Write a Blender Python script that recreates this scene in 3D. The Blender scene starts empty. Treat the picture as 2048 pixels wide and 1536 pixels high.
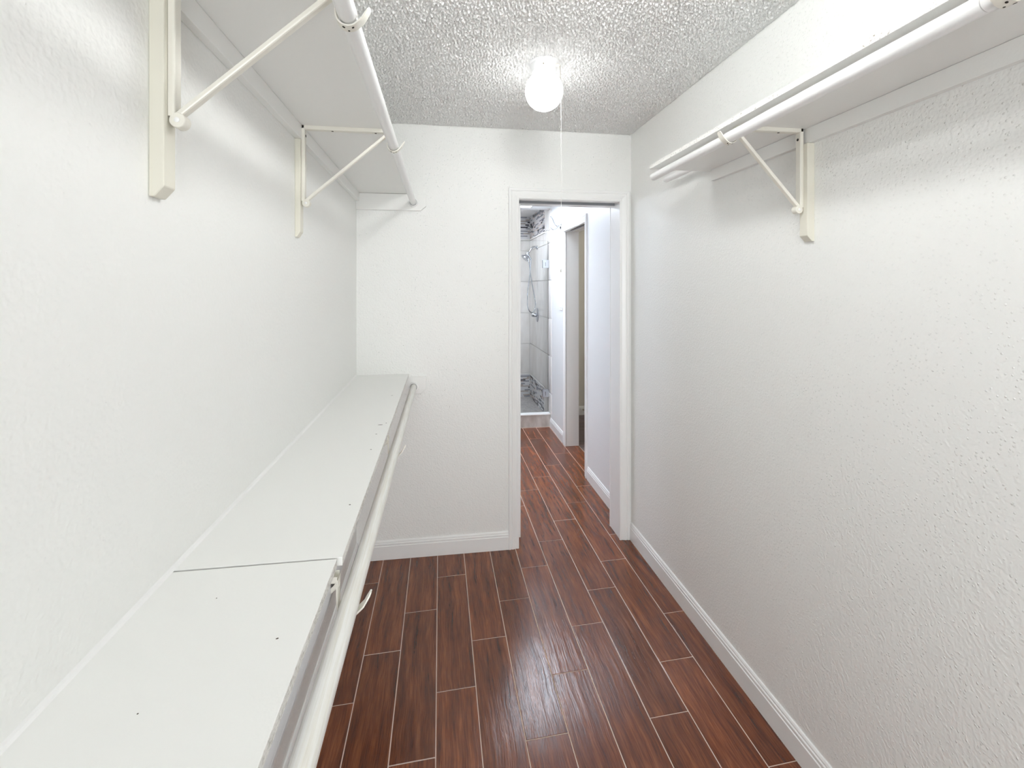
import bpy, bmesh, math, random
import numpy as np
from mathutils import Vector, Matrix
random.seed(7)
S = bpy.context.scene
COL = S.collection
PI = math.pi

# ------------------------------------------------------------------ camera, world, exposure
H = 1.51
cam = bpy.data.cameras.new('camera')
cam.sensor_fit = 'HORIZONTAL'; cam.sensor_width = 36.0
cam.lens = 954.0 / 2048.0 * 36.0
cam.shift_y = (575.0 - 768.0) / 2048.0
cam.clip_start = 0.02
co = bpy.data.objects.new('camera', cam); COL.objects.link(co)
co.location = (0, 0, H)
co.rotation_euler = (PI / 2, 0, -math.atan2(144, 954))
S.camera = co

w = bpy.data.worlds.new('world'); S.world = w; w.use_nodes = True
w.node_tree.nodes['Background'].inputs[0].default_value = (0.95, 0.975, 1.0, 1)
w.node_tree.nodes['Background'].inputs[1].default_value = 8.0     # daylight fill, added behind the unseen rear window

S.view_settings.view_transform = 'Standard'
S.view_settings.look = 'None'
S.view_settings.gamma = 1.0
S.view_settings.use_curve_mapping = False
S.view_settings.exposure = 0.5
S.cycles.use_denoising = True
S.cycles.max_bounces = 8
S.cycles.diffuse_bounces = 6
S.cycles.use_light_tree = False
S.cycles.use_adaptive_sampling = True
S.cycles.adaptive_threshold = 0.03
S.cycles.glossy_bounces = 4
S.cycles.transmission_bounces = 8
S.cycles.sample_clamp_indirect = 6.0
S.cycles.caustics_reflective = False
S.cycles.caustics_refractive = False

GLOBE_EMIT = 18.0
FILL_GLOBE_EMIT = 54.0
BATH_CEIL_EMIT = 13.5
VANITY_EMIT = 125.0
BED_FILL_EMIT = 40.0
SHOWER_EMIT = 42.0

# ------------------------------------------------------------------ materials
def srgb(r, g, b):
    f = lambda c: c / 12.92 if c <= 0.04045 else ((c + 0.055) / 1.055) ** 2.4
    return (f(r / 255), f(g / 255), f(b / 255), 1)

def mat(name, col, rough=0.5, spec=0.5, metal=0.0):
    m = bpy.data.materials.new(name); m.use_nodes = True
    b = m.node_tree.nodes['Principled BSDF']
    b.inputs['Base Color'].default_value = col
    b.inputs['Roughness'].default_value = rough
    b.inputs['Specular IOR Level'].default_value = spec
    b.inputs['Metallic'].default_value = metal
    return m

def nd(m, kind, **kw):
    n = m.node_tree.nodes.new(kind)
    for k, v in kw.items():
        if k.startswith('i_'):
            n.inputs[k[2:].replace('_', ' ')].default_value = v
        else:
            setattr(n, k, v)
    return n

def lk(m, a, b): m.node_tree.links.new(a, b)
def bsdf(m): return m.node_tree.nodes['Principled BSDF']

def coords(m, scale=(1, 1, 1)):
    tc = nd(m, 'ShaderNodeTexCoord'); mp = nd(m, 'ShaderNodeMapping')
    mp.inputs['Scale'].default_value = scale
    lk(m, tc.outputs['Object'], mp.inputs['Vector'])
    return mp.outputs['Vector']

def add_bump(m, height, dist, strength=1.0, prev=None):
    b = nd(m, 'ShaderNodeBump'); b.inputs['Strength'].default_value = strength
    b.inputs['Distance'].default_value = dist
    lk(m, height, b.inputs['Height'])
    if prev is not None: lk(m, prev, b.inputs['Normal'])
    lk(m, b.outputs['Normal'], bsdf(m).inputs['Normal'])
    return b.outputs['Normal']

def ramp(m, src, stops):
    r = nd(m, 'ShaderNodeValToRGB'); e = r.color_ramp.elements
    while len(e) < len(stops): e.new(0.5)
    for el, (p, c) in zip(e, stops):
        el.position = p; el.color = c if len(c) == 4 else (*c, 1)
    lk(m, src, r.inputs['Fac'])
    return r.outputs['Color']

def wall_paint(name, col, rough=0.38, peel=0.0011, knock=0.0016, spec=0.5):
    m = mat(name, col, rough, spec)
    v = coords(m)
    n1 = nd(m, 'ShaderNodeTexNoise'); n1.inputs['Scale'].default_value = 115; n1.inputs['Detail'].default_value = 1.0
    lk(m, v, n1.inputs['Vector'])
    vo = nd(m, 'ShaderNodeTexVoronoi'); vo.inputs['Scale'].default_value = 105
    lk(m, v, vo.inputs['Vector'])
    drops = nd(m, 'ShaderNodeMapRange'); drops.inputs[1].default_value = 0.30; drops.inputs[2].default_value = 0.0
    lk(m, vo.outputs['Distance'], drops.inputs[0])
    # only some of the cells carry a raised drop of texture
    sel = nd(m, 'ShaderNodeMapRange'); sel.inputs[1].default_value = 0.62; sel.inputs[2].default_value = 0.95
    sp = nd(m, 'ShaderNodeSeparateColor'); lk(m, vo.outputs['Color'], sp.inputs[0]); lk(m, sp.outputs[0], sel.inputs[0])
    mu = nd(m, 'ShaderNodeMath', operation='MULTIPLY'); lk(m, drops.outputs[0], mu.inputs[0]); lk(m, sel.outputs[0], mu.inputs[1])
    ma = nd(m, 'ShaderNodeMath', operation='MULTIPLY_ADD'); ma.inputs[1].default_value = knock / peel
    lk(m, mu.outputs[0], ma.inputs[0]); lk(m, n1.outputs['Fac'], ma.inputs[2])
    add_bump(m, ma.outputs[0], peel)
    return m

M = {}
M['wall'] = wall_paint('wall_paint', (0.868, 0.870, 0.850, 1), rough=0.38, peel=.0017, knock=.0024)
M['wall_bath'] = wall_paint('bath_paint', (0.82, 0.83, 0.835, 1), rough=0.4, peel=.0007, knock=.0008)
M['wall_bed'] = wall_paint('bedroom_paint', (0.70, 0.68, 0.61, 1), rough=0.5)
M['ceiling'] = mat('ceiling_texture', (0.91, 0.91, 0.90, 1), 0.75, 0.3)
_v = coords(M['ceiling'])
_n = nd(M['ceiling'], 'ShaderNodeTexNoise'); _n.inputs['Scale'].default_value = 260; _n.inputs['Detail'].default_value = 3
lk(M['ceiling'], _v, _n.inputs['Vector']); add_bump(M['ceiling'], _n.outputs['Fac'], 0.0012)
M['ceiling_far'] = mat('ceiling_texture_far', (0.91, 0.91, 0.90, 1), 0.75, 0.3)
_v = coords(M['ceiling_far'])
_n = nd(M['ceiling_far'], 'ShaderNodeTexNoise'); _n.inputs['Scale'].default_value = 85; _n.inputs['Detail'].default_value = 3
lk(M['ceiling_far'], _v, _n.inputs['Vector']); add_bump(M['ceiling_far'], _n.outputs['Fac'], 0.005)

M['trim'] = mat('trim_paint', (0.88, 0.88, 0.87, 1), 0.3)
M['shelf'] = mat('shelf_paint', (0.86, 0.86, 0.84, 1), 0.36)
_v = coords(M['shelf']); _n = nd(M['shelf'], 'ShaderNodeTexNoise'); _n.inputs['Scale'].default_value = 160
lk(M['shelf'], _v, _n.inputs['Vector']); add_bump(M['shelf'], _n.outputs['Fac'], 0.00025)

def raw_edge(name, base, dark, lo, hi):
    m = mat(name, base, 0.6)
    v = coords(m, (1, 0.55, 1))
    n = nd(m, 'ShaderNodeTexNoise'); n.inputs['Scale'].default_value = 230; n.inputs['Detail'].default_value = 2
    lk(m, v, n.inputs['Vector'])
    n2 = nd(m, 'ShaderNodeTexNoise'); n2.inputs['Scale'].default_value = 7
    lk(m, v, n2.inputs['Vector'])
    a = nd(m, 'ShaderNodeMath', operation='MULTIPLY_ADD'); a.inputs[1].default_value = 0.35
    lk(m, n2.outputs['Fac'], a.inputs[0]); lk(m, n.outputs['Fac'], a.inputs[2])
    c = ramp(m, a.outputs[0], [(lo, base), (hi, dark)])
    lk(m, c, bsdf(m).inputs['Base Color'])
    add_bump(m, n.outputs['Fac'], 0.0025)
    return m
M['raw_edge'] = raw_edge('particle_board_edge', (0.84, 0.83, 0.80, 1), (0.28, 0.25, 0.20, 1), 0.80, 0.90)
M['raw_edge_soft'] = raw_edge('painted_board_edge', (0.80, 0.79, 0.76, 1), (0.50, 0.48, 0.44, 1), 0.66, 0.90)
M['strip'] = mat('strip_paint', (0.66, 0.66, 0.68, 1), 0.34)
M['metal'] = mat('bracket_shaded_cream', (0.80, 0.775, 0.70, 1), 0.3)  # cream paint, its tone also standing in for shade on the bracket sides
M['batten'] = mat('batten_shaded_cream', (0.74, 0.715, 0.625, 1), 0.35)  # cream deepened to put shade on the camera-facing sides into the colour
M['rod'] = mat('rod_paint', (0.85, 0.85, 0.845, 1), 0.28)
M['rod_wood'] = mat('painted_wood_rod', (0.84, 0.83, 0.79, 1), 0.34)
_v = coords(M['rod_wood'], (90, 3, 90)); _n = nd(M['rod_wood'], 'ShaderNodeTexNoise'); _n.inputs['Scale'].default_value = 3
_n.inputs['Detail'].default_value = 4
lk(M['rod_wood'], _v, _n.inputs['Vector'])
lk(M['rod_wood'], ramp(M['rod_wood'], _n.outputs['Fac'], [(0.3, (0.76, 0.735, 0.67)), (0.62, (0.86, 0.855, 0.83))]), bsdf(M['rod_wood']).inputs['Base Color'])
add_bump(M['rod_wood'], _n.outputs['Fac'], 0.0008)
M['dark'] = mat('dark_hole', (0.025, 0.02, 0.015, 1), 0.8)
M['gap'] = mat('dark_gap', (0.07, 0.055, 0.045, 1), 0.8)
M['chrome'] = mat('chrome', (0.50, 0.52, 0.56, 1), 0.14, 0.5, 1.0)
M['slot_shade'] = mat('grey_slot_shade', (0.30, 0.31, 0.33, 1), 0.5)  # grey standing in for shade inside the pocket door slot
M['canopy'] = mat('white_enamel', (0.86, 0.86, 0.87, 1), 0.3)
M['brass'] = mat('pull_chain_brass', (0.42, 0.38, 0.30, 1), 0.35, 0.5, 0.8)
M['cord'] = mat('white_cord', (0.80, 0.79, 0.76, 1), 0.7)
M['plastic'] = mat('white_plastic', (0.86, 0.86, 0.86, 1), 0.3)
M['grout'] = mat('floor_grout', (0.66, 0.52, 0.43, 1), 0.8)
M['grout_white'] = mat('white_grout', (0.86, 0.85, 0.83, 1), 0.7)
M['tape'] = mat('caulk', (0.86, 0.855, 0.85, 1), 0.5)

def emit(name, col, st):
    m = bpy.data.materials.new(name); m.use_nodes = True
    nt = m.node_tree; nt.nodes.clear()
    o = nt.nodes.new('ShaderNodeOutputMaterial'); e = nt.nodes.new('ShaderNodeEmission')
    e.inputs[0].default_value = (*col, 1); e.inputs[1].default_value = st
    nt.links.new(e.outputs[0], o.inputs[0])
    return m
def globe_mat(name, st, top):
    # glow weakened towards the neck to hold down the hot spot on the ceiling
    m = emit(name, (0.985, 1.0, 0.99), st)
    tc = nd(m, 'ShaderNodeTexCoord'); sp = nd(m, 'ShaderNodeSeparateXYZ'); lk(m, tc.outputs['Object'], sp.inputs[0])
    mr = nd(m, 'ShaderNodeMapRange'); mr.inputs[1].default_value = 0.125; mr.inputs[2].default_value = 0.02
    mr.inputs[3].default_value = st * top; mr.inputs[4].default_value = st
    lk(m, sp.outputs[2], mr.inputs[0]); lk(m, mr.outputs[0], m.node_tree.nodes['Emission'].inputs[1])
    return m
M['globe'] = globe_mat('lit_globe_glass', GLOBE_EMIT, 0.095)
M['globe_fill'] = globe_mat('fill_globe_glass', FILL_GLOBE_EMIT, 0.9)
M['shower_lens'] = emit('lit_shower_lens', (0.95, 0.97, 1.0), SHOWER_EMIT)
M['bath_lens'] = emit('lit_fluorescent_lens', (0.80, 0.885, 1.0), BATH_CEIL_EMIT)
M['vanity_bulb'] = emit('lit_vanity_bulb', (0.80, 0.885, 1.0), VANITY_EMIT)
M['bed_fill'] = emit('bedroom_fill_glow', (1.0, 0.97, 0.9), BED_FILL_EMIT)

# glass for the shower door
g = bpy.data.materials.new('clear_glass'); g.use_nodes = True
nt = g.node_tree; nt.nodes.clear()
o_ = nt.nodes.new('ShaderNodeOutputMaterial'); mx = nt.nodes.new('ShaderNodeMixShader')
tr = nt.nodes.new('ShaderNodeBsdfTransparent'); gl = nt.nodes.new('ShaderNodeBsdfGlossy')
tr.inputs[0].default_value = (0.985, 0.992, 0.99, 1); gl.inputs['Roughness'].default_value = 0.03
fr = nt.nodes.new('ShaderNodeFresnel'); fr.inputs[0].default_value = 1.45
nt.links.new(fr.outputs[0], mx.inputs[0]); nt.links.new(tr.outputs[0], mx.inputs[1]); nt.links.new(gl.outputs[0], mx.inputs[2])
nt.links.new(mx.outputs[0], o_.inputs[0])
M['glass'] = g

# wood look porcelain plank
def plank_mat(name, dark, mid, light, rough):
    m = mat(name, mid, rough, 0.65)
    tc = nd(m, 'ShaderNodeTexCoord'); oi = nd(m, 'ShaderNodeObjectInfo')
    cx = nd(m, 'ShaderNodeCombineXYZ')
    mu = nd(m, 'ShaderNodeMath', operation='MULTIPLY'); mu.inputs[1].default_value = 37.0
    lk(m, oi.outputs['Random'], mu.inputs[0])
    for i in range(3): lk(m, mu.outputs[0], cx.inputs[i])
    ad = nd(m, 'ShaderNodeVectorMath', operation='ADD')
    lk(m, tc.outputs['Object'], ad.inputs[0]); lk(m, cx.outputs[0], ad.inputs[1])
    # low frequency warp gives cathedral figure
    w1 = nd(m, 'ShaderNodeTexNoise'); w1.inputs['Scale'].default_value = 5.5; w1.inputs['Detail'].default_value = 1
    lk(m, ad.outputs[0], w1.inputs['Vector'])
    ws = nd(m, 'ShaderNodeVectorMath', operation='SCALE'); ws.inputs['Scale'].default_value = 0.022
    lk(m, w1.outputs['Color'], ws.inputs[0])
    ad2 = nd(m, 'ShaderNodeVectorMath', operation='ADD'); lk(m, ad.outputs[0], ad2.inputs[0]); lk(m, ws.outputs[0], ad2.inputs[1])
    mp = nd(m, 'ShaderNodeMapping'); mp.inputs['Scale'].default_value = (150, 6.5, 1); lk(m, ad2.outputs[0], mp.inputs['Vector'])
    fine = nd(m, 'ShaderNodeTexNoise'); fine.inputs['Scale'].default_value = 1.6; fine.inputs['Detail'].default_value = 3; fine.inputs['Roughness'].default_value = 0.65
    lk(m, mp.outputs[0], fine.inputs['Vector'])
    mp2 = nd(m, 'ShaderNodeMapping'); mp2.inputs['Scale'].default_value = (34, 2.6, 1); lk(m, ad2.outputs[0], mp2.inputs['Vector'])
    broad = nd(m, 'ShaderNodeTexNoise'); broad.inputs['Scale'].default_value = 1.2; broad.inputs['Detail'].default_value = 3
    lk(m, mp2.outputs[0], broad.inputs['Vector'])
    mixv = nd(m, 'ShaderNodeMix'); mixv.data_type = 'FLOAT'; mixv.inputs[0].default_value = 0.5
    lk(m, fine.outputs['Fac'], mixv.inputs[2]); lk(m, broad.outputs['Fac'], mixv.inputs[3])
    col = ramp(m, mixv.outputs[0], [(0.33, dark), (0.50, mid), (0.66, light)])
    hs = nd(m, 'ShaderNodeHueSaturation')
    vr = nd(m, 'ShaderNodeMapRange'); vr.inputs[3].default_value = 0.86; vr.inputs[4].default_value = 1.14
    lk(m, oi.outputs['Random'], vr.inputs[0]); lk(m, vr.outputs[0], hs.inputs['Value']); lk(m, col, hs.inputs['Color'])
    lk(m, hs.outputs[0], bsdf(m).inputs['Base Color'])
    # hand scraped ripple
    mp3 = nd(m, 'ShaderNodeMapping'); mp3.inputs['Scale'].default_value = (46, 3.2, 1); lk(m, ad2.outputs[0], mp3.inputs['Vector'])
    rip = nd(m, 'ShaderNodeTexNoise'); rip.inputs['Scale'].default_value = 1.0; rip.inputs['Detail'].default_value = 1.5
    lk(m, mp3.outputs[0], rip.inputs['Vector'])
    b1 = add_bump(m, rip.outputs['Fac'], 0.0012)
    add_bump(m, fine.outputs['Fac'], 0.0005, 1.0, b1)
    return m
M['plank'] = plank_mat('wood_look_tile', (0.050, 0.0105, 0.003, 1), (0.145, 0.036, 0.0105, 1), (0.255, 0.078, 0.026, 1), 0.16)
M['bed_plank'] = plank_mat('bedroom_floor_tile', (0.05, 0.03, 0.03, 1), (0.11, 0.075, 0.075, 1), (0.16, 0.11, 0.11, 1), 0.4)

def stone(name, a, b, sc, rough):
    m = mat(name, a, rough)
    v = coords(m, (1, 1, 0.45))
    n = nd(m, 'ShaderNodeTexNoise'); n.inputs['Scale'].default_value = sc; n.inputs['Detail'].default_value = 5
    lk(m, v, n.inputs['Vector'])
    lk(m, ramp(m, n.outputs['Fac'], [(0.35, a), (0.65, b)]), bsdf(m).inputs['Base Color'])
    return m
M['stone'] = stone('grey_beige_shower_tile', (0.68, 0.65, 0.62, 1), (0.83, 0.81, 0.79, 1), 6.0, 0.3)
M['curb'] = stone('curb_stone', (0.42, 0.37, 0.33, 1), (0.62, 0.58, 0.54, 1), 16.0, 0.35)
M['pebble'] = mat('pebble_floor', (0.80, 0.79, 0.78, 1), 0.4)
_v = coords(M['pebble']); _n = nd(M['pebble'], 'ShaderNodeTexVoronoi'); _n.inputs['Scale'].default_value = 30
lk(M['pebble'], _v, _n.inputs['Vector']); lk(M['pebble'], ramp(M['pebble'], _n.outputs['Distance'], [(0.0, (0.82, 0.81, 0.80)), (0.8, (0.58, 0.57, 0.57))]), bsdf(M['pebble']).inputs['Base Color'])
M['mos_dark'] = mat('mosaic_dark_glass', (0.045, 0.045, 0.055, 1), 0.15)
M['mos_grey'] = mat('mosaic_grey', (0.34, 0.35, 0.39, 1), 0.25)
M['mos_brown'] = mat('mosaic_brown', (0.48, 0.41, 0.38, 1), 0.3)
M['mos_white'] = mat('mosaic_white', (0.78, 0.78, 0.80, 1), 0.25)

# ------------------------------------------------------------------ mesh helpers
def tag(o, label=None, cat=None, group=None, kind=None):
    if label: o['label'] = label
    if cat: o['category'] = cat
    if group: o['group'] = group
    if kind: o['kind'] = kind
    return o

def empty(name, loc, label=None, cat=None, group=None, kind=None):
    o = bpy.data.objects.new(name, None); o.empty_display_size = 0.05
    o.location = loc; COL.objects.link(o)
    return tag(o, label, cat, group, kind)

def world_loc(o):
    p = Vector(o.location)
    while o.parent: o = o.parent; p += Vector(o.location)
    return p

def link(name, bm, mats, parent=None, smooth=False, origin=None):
    """bm is in world coordinates; the object gets its origin at the base centre."""
    bmesh.ops.recalc_face_normals(bm, faces=bm.faces)
    vs = [v.co for v in bm.verts]
    if origin is None:
        origin = Vector(((min(v.x for v in vs) + max(v.x for v in vs)) / 2, (min(v.y for v in vs) + max(v.y for v in vs)) / 2, min(v.z for v in vs)))
    origin = Vector(origin)
    bmesh.ops.translate(bm, verts=bm.verts, vec=-origin)
    me = bpy.data.meshes.new(name); bm.to_mesh(me); bm.free()
    for m in (mats if isinstance(mats, (list, tuple)) else [mats]): me.materials.append(M[m])
    if smooth: me.shade_smooth() if hasattr(me, 'shade_smooth') else None
    o = bpy.data.objects.new(name, me); COL.objects.link(o)
    if parent is not None:
        o.parent = parent; o.location = origin - world_loc(parent)
    else:
        o.location = origin
    return o

def sharp(o, ang=40):
    me = o.data
    bm = bmesh.new(); bm.from_mesh(me)
    for f in bm.faces: f.smooth = True
    for e in bm.edges:
        if len(e.link_faces) == 2:
            e.smooth = e.calc_face_angle(0) < math.radians(ang)
        else: e.smooth = False
    bm.to_mesh(me); bm.free()
    return o

def bx(bm, x0, x1, y0, y1, z0, z1, mi=0, bev=0.0):
    r = bmesh.ops.create_cube(bm, size=1.0)
    vs = r['verts']
    for v in vs:
        v.co = Vector((x0 + (v.co.x + .5) * (x1 - x0), y0 + (v.co.y + .5) * (y1 - y0), z0 + (v.co.z + .5) * (z1 - z0)))
    fs = set(f for v in vs for f in v.link_faces)
    for f in fs: f.material_index = mi
    if bev > 0:
        es = list(set(e for v in vs for e in v.link_edges))
        bmesh.ops.bevel(bm, geom=es, offset=bev, segments=2, profile=0.5, affect='EDGES')
    return vs

def box(name, x0, x1, y0, y1, z0, z1, m, parent=None, bev=0.0):
    bm = bmesh.new(); bx(bm, x0, x1, y0, y1, z0, z1, 0, bev)
    return link(name, bm, m, parent)

def poly_prism(bm, ring0, ring1, mi=0, caps=True):
    """two matching loops of world points"""
    a = [bm.verts.new(p) for p in ring0]; b = [bm.verts.new(p) for p in ring1]
    n = len(a)
    for i in range(n):
        f = bm.faces.new((a[i], a[(i + 1) % n], b[(i + 1) % n], b[i])); f.material_index = mi
    if caps:
        f = bm.faces.new(a[::-1]); f.material_index = mi
        f = bm.faces.new(b); f.material_index = mi

def tube(bm, pts, r, seg=12, closed_ends=True, rs=None):
    pts = [Vector(p) for p in pts]; rings = []
    prev = None
    for i, p in enumerate(pts):
        t = (pts[min(i + 1, len(pts) - 1)] - pts[max(i - 1, 0)]).normalized()
        if prev is None:
            u = t.orthogonal().normalized()
        else:
            u = (prev - t * prev.dot(t)).normalized()
        prev = u; v = t.cross(u)
        rr = rs[i] if rs else r
        rings.append([bm.verts.new(p + (u * math.cos(2 * PI * k / seg) + v * math.sin(2 * PI * k / seg)) * rr) for k in range(seg)])
    for a, b in zip(rings, rings[1:]):
        for k in range(seg): bm.faces.new((a[k], a[(k + 1) % seg], b[(k + 1) % seg], b[k]))
    if closed_ends:
        bm.faces.new(rings[0][::-1]); bm.faces.new(rings[-1])

def lathe(bm, prof, centre, axis='Z', seg=32, mi=0):
    """prof: list of (radius, height); closed at ends when radius is 0"""
    c = Vector(centre); rings = []
    def P(r, h, a):
        if axis == 'Z': return c + Vector((r * math.cos(a), r * math.sin(a), h))
        if axis == 'Y': return c + Vector((r * math.cos(a), h, r * math.sin(a)))
        return c + Vector((h, r * math.cos(a), r * math.sin(a)))
    for r, h in prof:
        if r < 1e-6: rings.append([bm.verts.new(P(0, h, 0))])
        else: rings.append([bm.verts.new(P(r, h, 2 * PI * k / seg)) for k in range(seg)])
    for a, b in zip(rings, rings[1:]):
        for k in range(seg):
            k2 = (k + 1) % seg
            if len(a) == 1 and len(b) == 1: continue
            if len(a) == 1: f = bm.faces.new((a[0], b[k], b[k2]))
            elif len(b) == 1: f = bm.faces.new((a[k], a[k2], b[0]))
            else: f = bm.faces.new((a[k], a[k2], b[k2], b[k]))
            f.material_index = mi

def lathe_obj(name, prof, centre, m, parent=None, axis='Z', seg=32, ang=35):
    bm = bmesh.new(); lathe(bm, prof, centre, axis, seg)
    return sharp(link(name, bm, m, parent), ang)

# ------------------------------------------------------------------ dimensions (metres)
XL, XR = -0.456, 1.136        # closet side walls
YB = 2.73                     # closet back wall face
YW2 = 2.875                   # bathroom side of that wall
YR = -2.20                    # closet rear wall face
ZC = 2.43
DXL, DXR, DZ = 0.452, 1.062, 2.024      # doorway
XB1, XB2 = 1.152, 1.187       # bathroom right wall, near and far length
BXL = -1.30                   # bathroom left wall
YS = 5.10                     # shower front
YSB = 6.27                    # shower back wall
XS0 = 0.10                    # shower left end

# ------------------------------------------------------------------ structure
def wall_boxes(name, boxes, m):
    bm = bmesh.new()
    for b in boxes: bx(bm, *b)
    return tag(link(name, bm, m), kind='structure')

floor = tag(box('floor', BXL - .1, 1.31, YR - .1, YS + .05, -0.10, -0.0013, 'grout'), kind='structure')
wall_boxes('wall_left', [(XL - .1, XL, YR - .1, YW2, 0, ZC)], 'wall')
wall_boxes('wall_right', [(XR, XR + .1, YR - .1, YB + .0, 0, ZC)], 'wall')
wall_boxes('wall_back', [(XL, DXL - .02, YB, YW2, 0, ZC), (DXR + .02, 1.31, YB, YW2, 0, ZC), (DXL - .02, DXR + .02, YB, YW2, DZ + .02, ZC)], 'wall')
WX0, WX1, WZ0, WZ1 = -0.43, 0.75, 0.10, 2.12
wall_boxes('wall_rear', [(XL, WX0, YR - .1, YR, 0, ZC), (WX1, XR, YR - .1, YR, 0, ZC), (WX0, WX1, YR - .1, YR, 0, WZ0), (WX0, WX1, YR - .1, YR, WZ1, ZC)], 'wall')

# popcorn ceiling: displaced relief where it can be seen, plain beyond
def popcorn(name, x0, x1, y0, y1, z, step):
    nx = int((x1 - x0) / step) + 1; ny = int((y1 - y0) / step) + 1
    rng = np.random.default_rng(5)
    n = rng.standard_normal((ny, nx))
    fy = np.fft.fftfreq(ny, step)[:, None]; fx = np.fft.fftfreq(nx, step)[None, :]
    f = np.sqrt(fx * fx + fy * fy)
    def band(c, wd):
        h = np.real(np.fft.ifft2(np.fft.fft2(n) * np.exp(-((f - c) / wd) ** 2))); return h / h.std()
    h = band(70, 38)
    h2 = band(120, 45)
    d = np.clip(h + 0.35 * h2, -0.9, 2.4)
    d = np.where(d > 0.1, 0.1 + (d - 0.1) ** 0.75, d * 0.5)
    ys = np.linspace(y0, y1, ny); xs = np.linspace(x0, x1, nx)
    X, Y = np.meshgrid(xs, ys)
    edge = np.minimum(1, np.minimum(np.minimum(X - x0, x1 - X), y1 - Y) / 0.02)
    Z = z - 0.0002 - np.maximum(d + 0.45, 0) * 0.0044 * (0.3 + 0.7 * edge)
    co_ = np.stack([X, Y, Z], -1).reshape(-1, 3).astype(np.float32)
    idx = np.arange(nx * ny).reshape(ny, nx)
    q = np.stack([idx[:-1, :-1], idx[1:, :-1], idx[1:, 1:], idx[:-1, 1:]], -1).reshape(-1, 4)
    me = bpy.data.meshes.new(name)
    me.vertices.add(len(co_)); me.vertices.foreach_set('co', co_.ravel())
    me.loops.add(q.size); me.loops.foreach_set('vertex_index', q.ravel().astype(np.int32))
    me.polygons.add(len(q)); me.polygons.foreach_set('loop_start', np.arange(0, q.size, 4, dtype=np.int32))
    me.polygons.foreach_set('use_smooth', np.ones(len(q), dtype=bool))
    me.update(); me.validate()
    me.materials.append(M['ceiling'])
    o = bpy.data.objects.new(name, me); COL.objects.link(o)
    return o
ceil = tag(box('ceiling', XL - .1, XR + .1, YR - .1, YB, ZC, ZC + .1, 'ceiling_far'), kind='structure')
pc = popcorn('popcorn_texture', XL, XR, 0.95, YB, ZC, 0.0032)
pc.parent = ceil; pc.location = -Vector(ceil.location); tag(pc, 'white sprayed popcorn texture', kind='stuff')

# unseen rear window behind the camera, added as a source of fill light
wn = empty('fill_window_1', ((WX0 + WX1) / 2, YR - .05, WZ0), kind='structure')
wn['label'] = 'unseen white framed rear window added to let fill daylight into the closet'
for a in ((WX0, WX0 + .04, WZ0, WZ1), (WX1 - .04, WX1, WZ0, WZ1), (WX0 + .04, WX1 - .04, WZ0, WZ0 + .04), (WX0 + .04, WX1 - .04, WZ1 - .04, WZ1), (WX0 + .04, WX1 - .04, 1.41, 1.44)):
    box('fill_window_frame', a[0], a[1], YR - .075, YR - .025, a[2], a[3], 'trim', wn, .003)
for a in ((WZ0 + .04, 1.41), (1.44, WZ1 - .04)):
    box('fill_window_pane', WX0 + .04, WX1 - .04, YR - .052, YR - .048, a[0], a[1], 'glass', wn)
pl = bpy.data.lights.new('fill_window_portal', 'AREA'); pl.shape = 'RECTANGLE'; pl.size = WX1 - WX0; pl.size_y = WZ1 - WZ0
pl.cycles.is_portal = True
po = bpy.data.objects.new('fill_window_portal', pl); COL.objects.link(po)
po.location = ((WX0 + WX1) / 2, YR - .09, (WZ0 + WZ1) / 2); po.rotation_euler = (PI / 2, 0, 0)
# bathroom shell
wall_boxes('wall_bathroom_right', [(XB1, 1.305, YW2, 3.66, 0, ZC), (XB2, 1.305, 4.44, YS + .02, 0, ZC), (XB1, 1.305, 3.66, 4.44, 2.06, ZC)], 'wall_bath')
wall_boxes('wall_bathroom_left', [(BXL - .1, BXL, YW2 - .1, YS + .1, 0, ZC)], 'wall_bath')
wall_boxes('wall_bathroom_back', [(BXL, XS0, YS, YS + .1, 0, ZC), (XS0, XB2, YS - .05, YS + .06, 2.365, ZC)], 'wall_bath')
wall_boxes('wall_bathroom_front', [(BXL, DXL - .02, YW2, YW2 + .012, 0, ZC), (DXR + .02, XB1, YW2, YW2 + .012, 0, ZC), (DXL - .02, DXR + .02, YW2, YW2 + .012, DZ + .02, ZC)], 'wall_bath')
tag(box('ceiling_bathroom', BXL - .1, 1.31, YB + .005, YS + .1, ZC, ZC + .1, 'ceiling_far'), kind='structure')
# shower shell
wall_boxes('wall_shower_left', [(XS0 - .1, XS0, YS + .1, YSB + .1, 0, 2.47)], 'grout_white')
ws_back = wall_boxes('wall_shower_back', [(XS0, 1.31, YSB + .012, YSB + .1, 0, 2.47)], 'grout_white')
ws_right = wall_boxes('wall_shower_right', [(XB2 + .012, 1.31, YS + .02, YSB + .012, 0, 2.47)], 'grout_white')
tag(box('ceiling_shower', XS0 - .1, 1.31, YS + .06, YSB + .1, 2.455, 2.55, 'ceiling_far'), kind='structure')
tag(box('floor_shower', XS0, XB2 + .012, YS + .05, YSB + .012, -0.08, 0.05, 'pebble'), kind='structure')
# bedroom shell
wall_boxes('wall_bedroom', [(1.305, 4.6, 5.48, 5.58, 0, ZC), (4.5, 4.6, 2.0, 5.48, 0, ZC), (1.236, 4.6, 1.9, 2.0, 0, ZC), (1.236, 1.305, 2.0, 2.73, 0, ZC)], 'wall_bed')
tag(box('ceiling_bedroom', 1.236, 4.6, 1.9, 5.58, ZC, ZC + .1, 'ceiling_far'), kind='structure')

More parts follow.
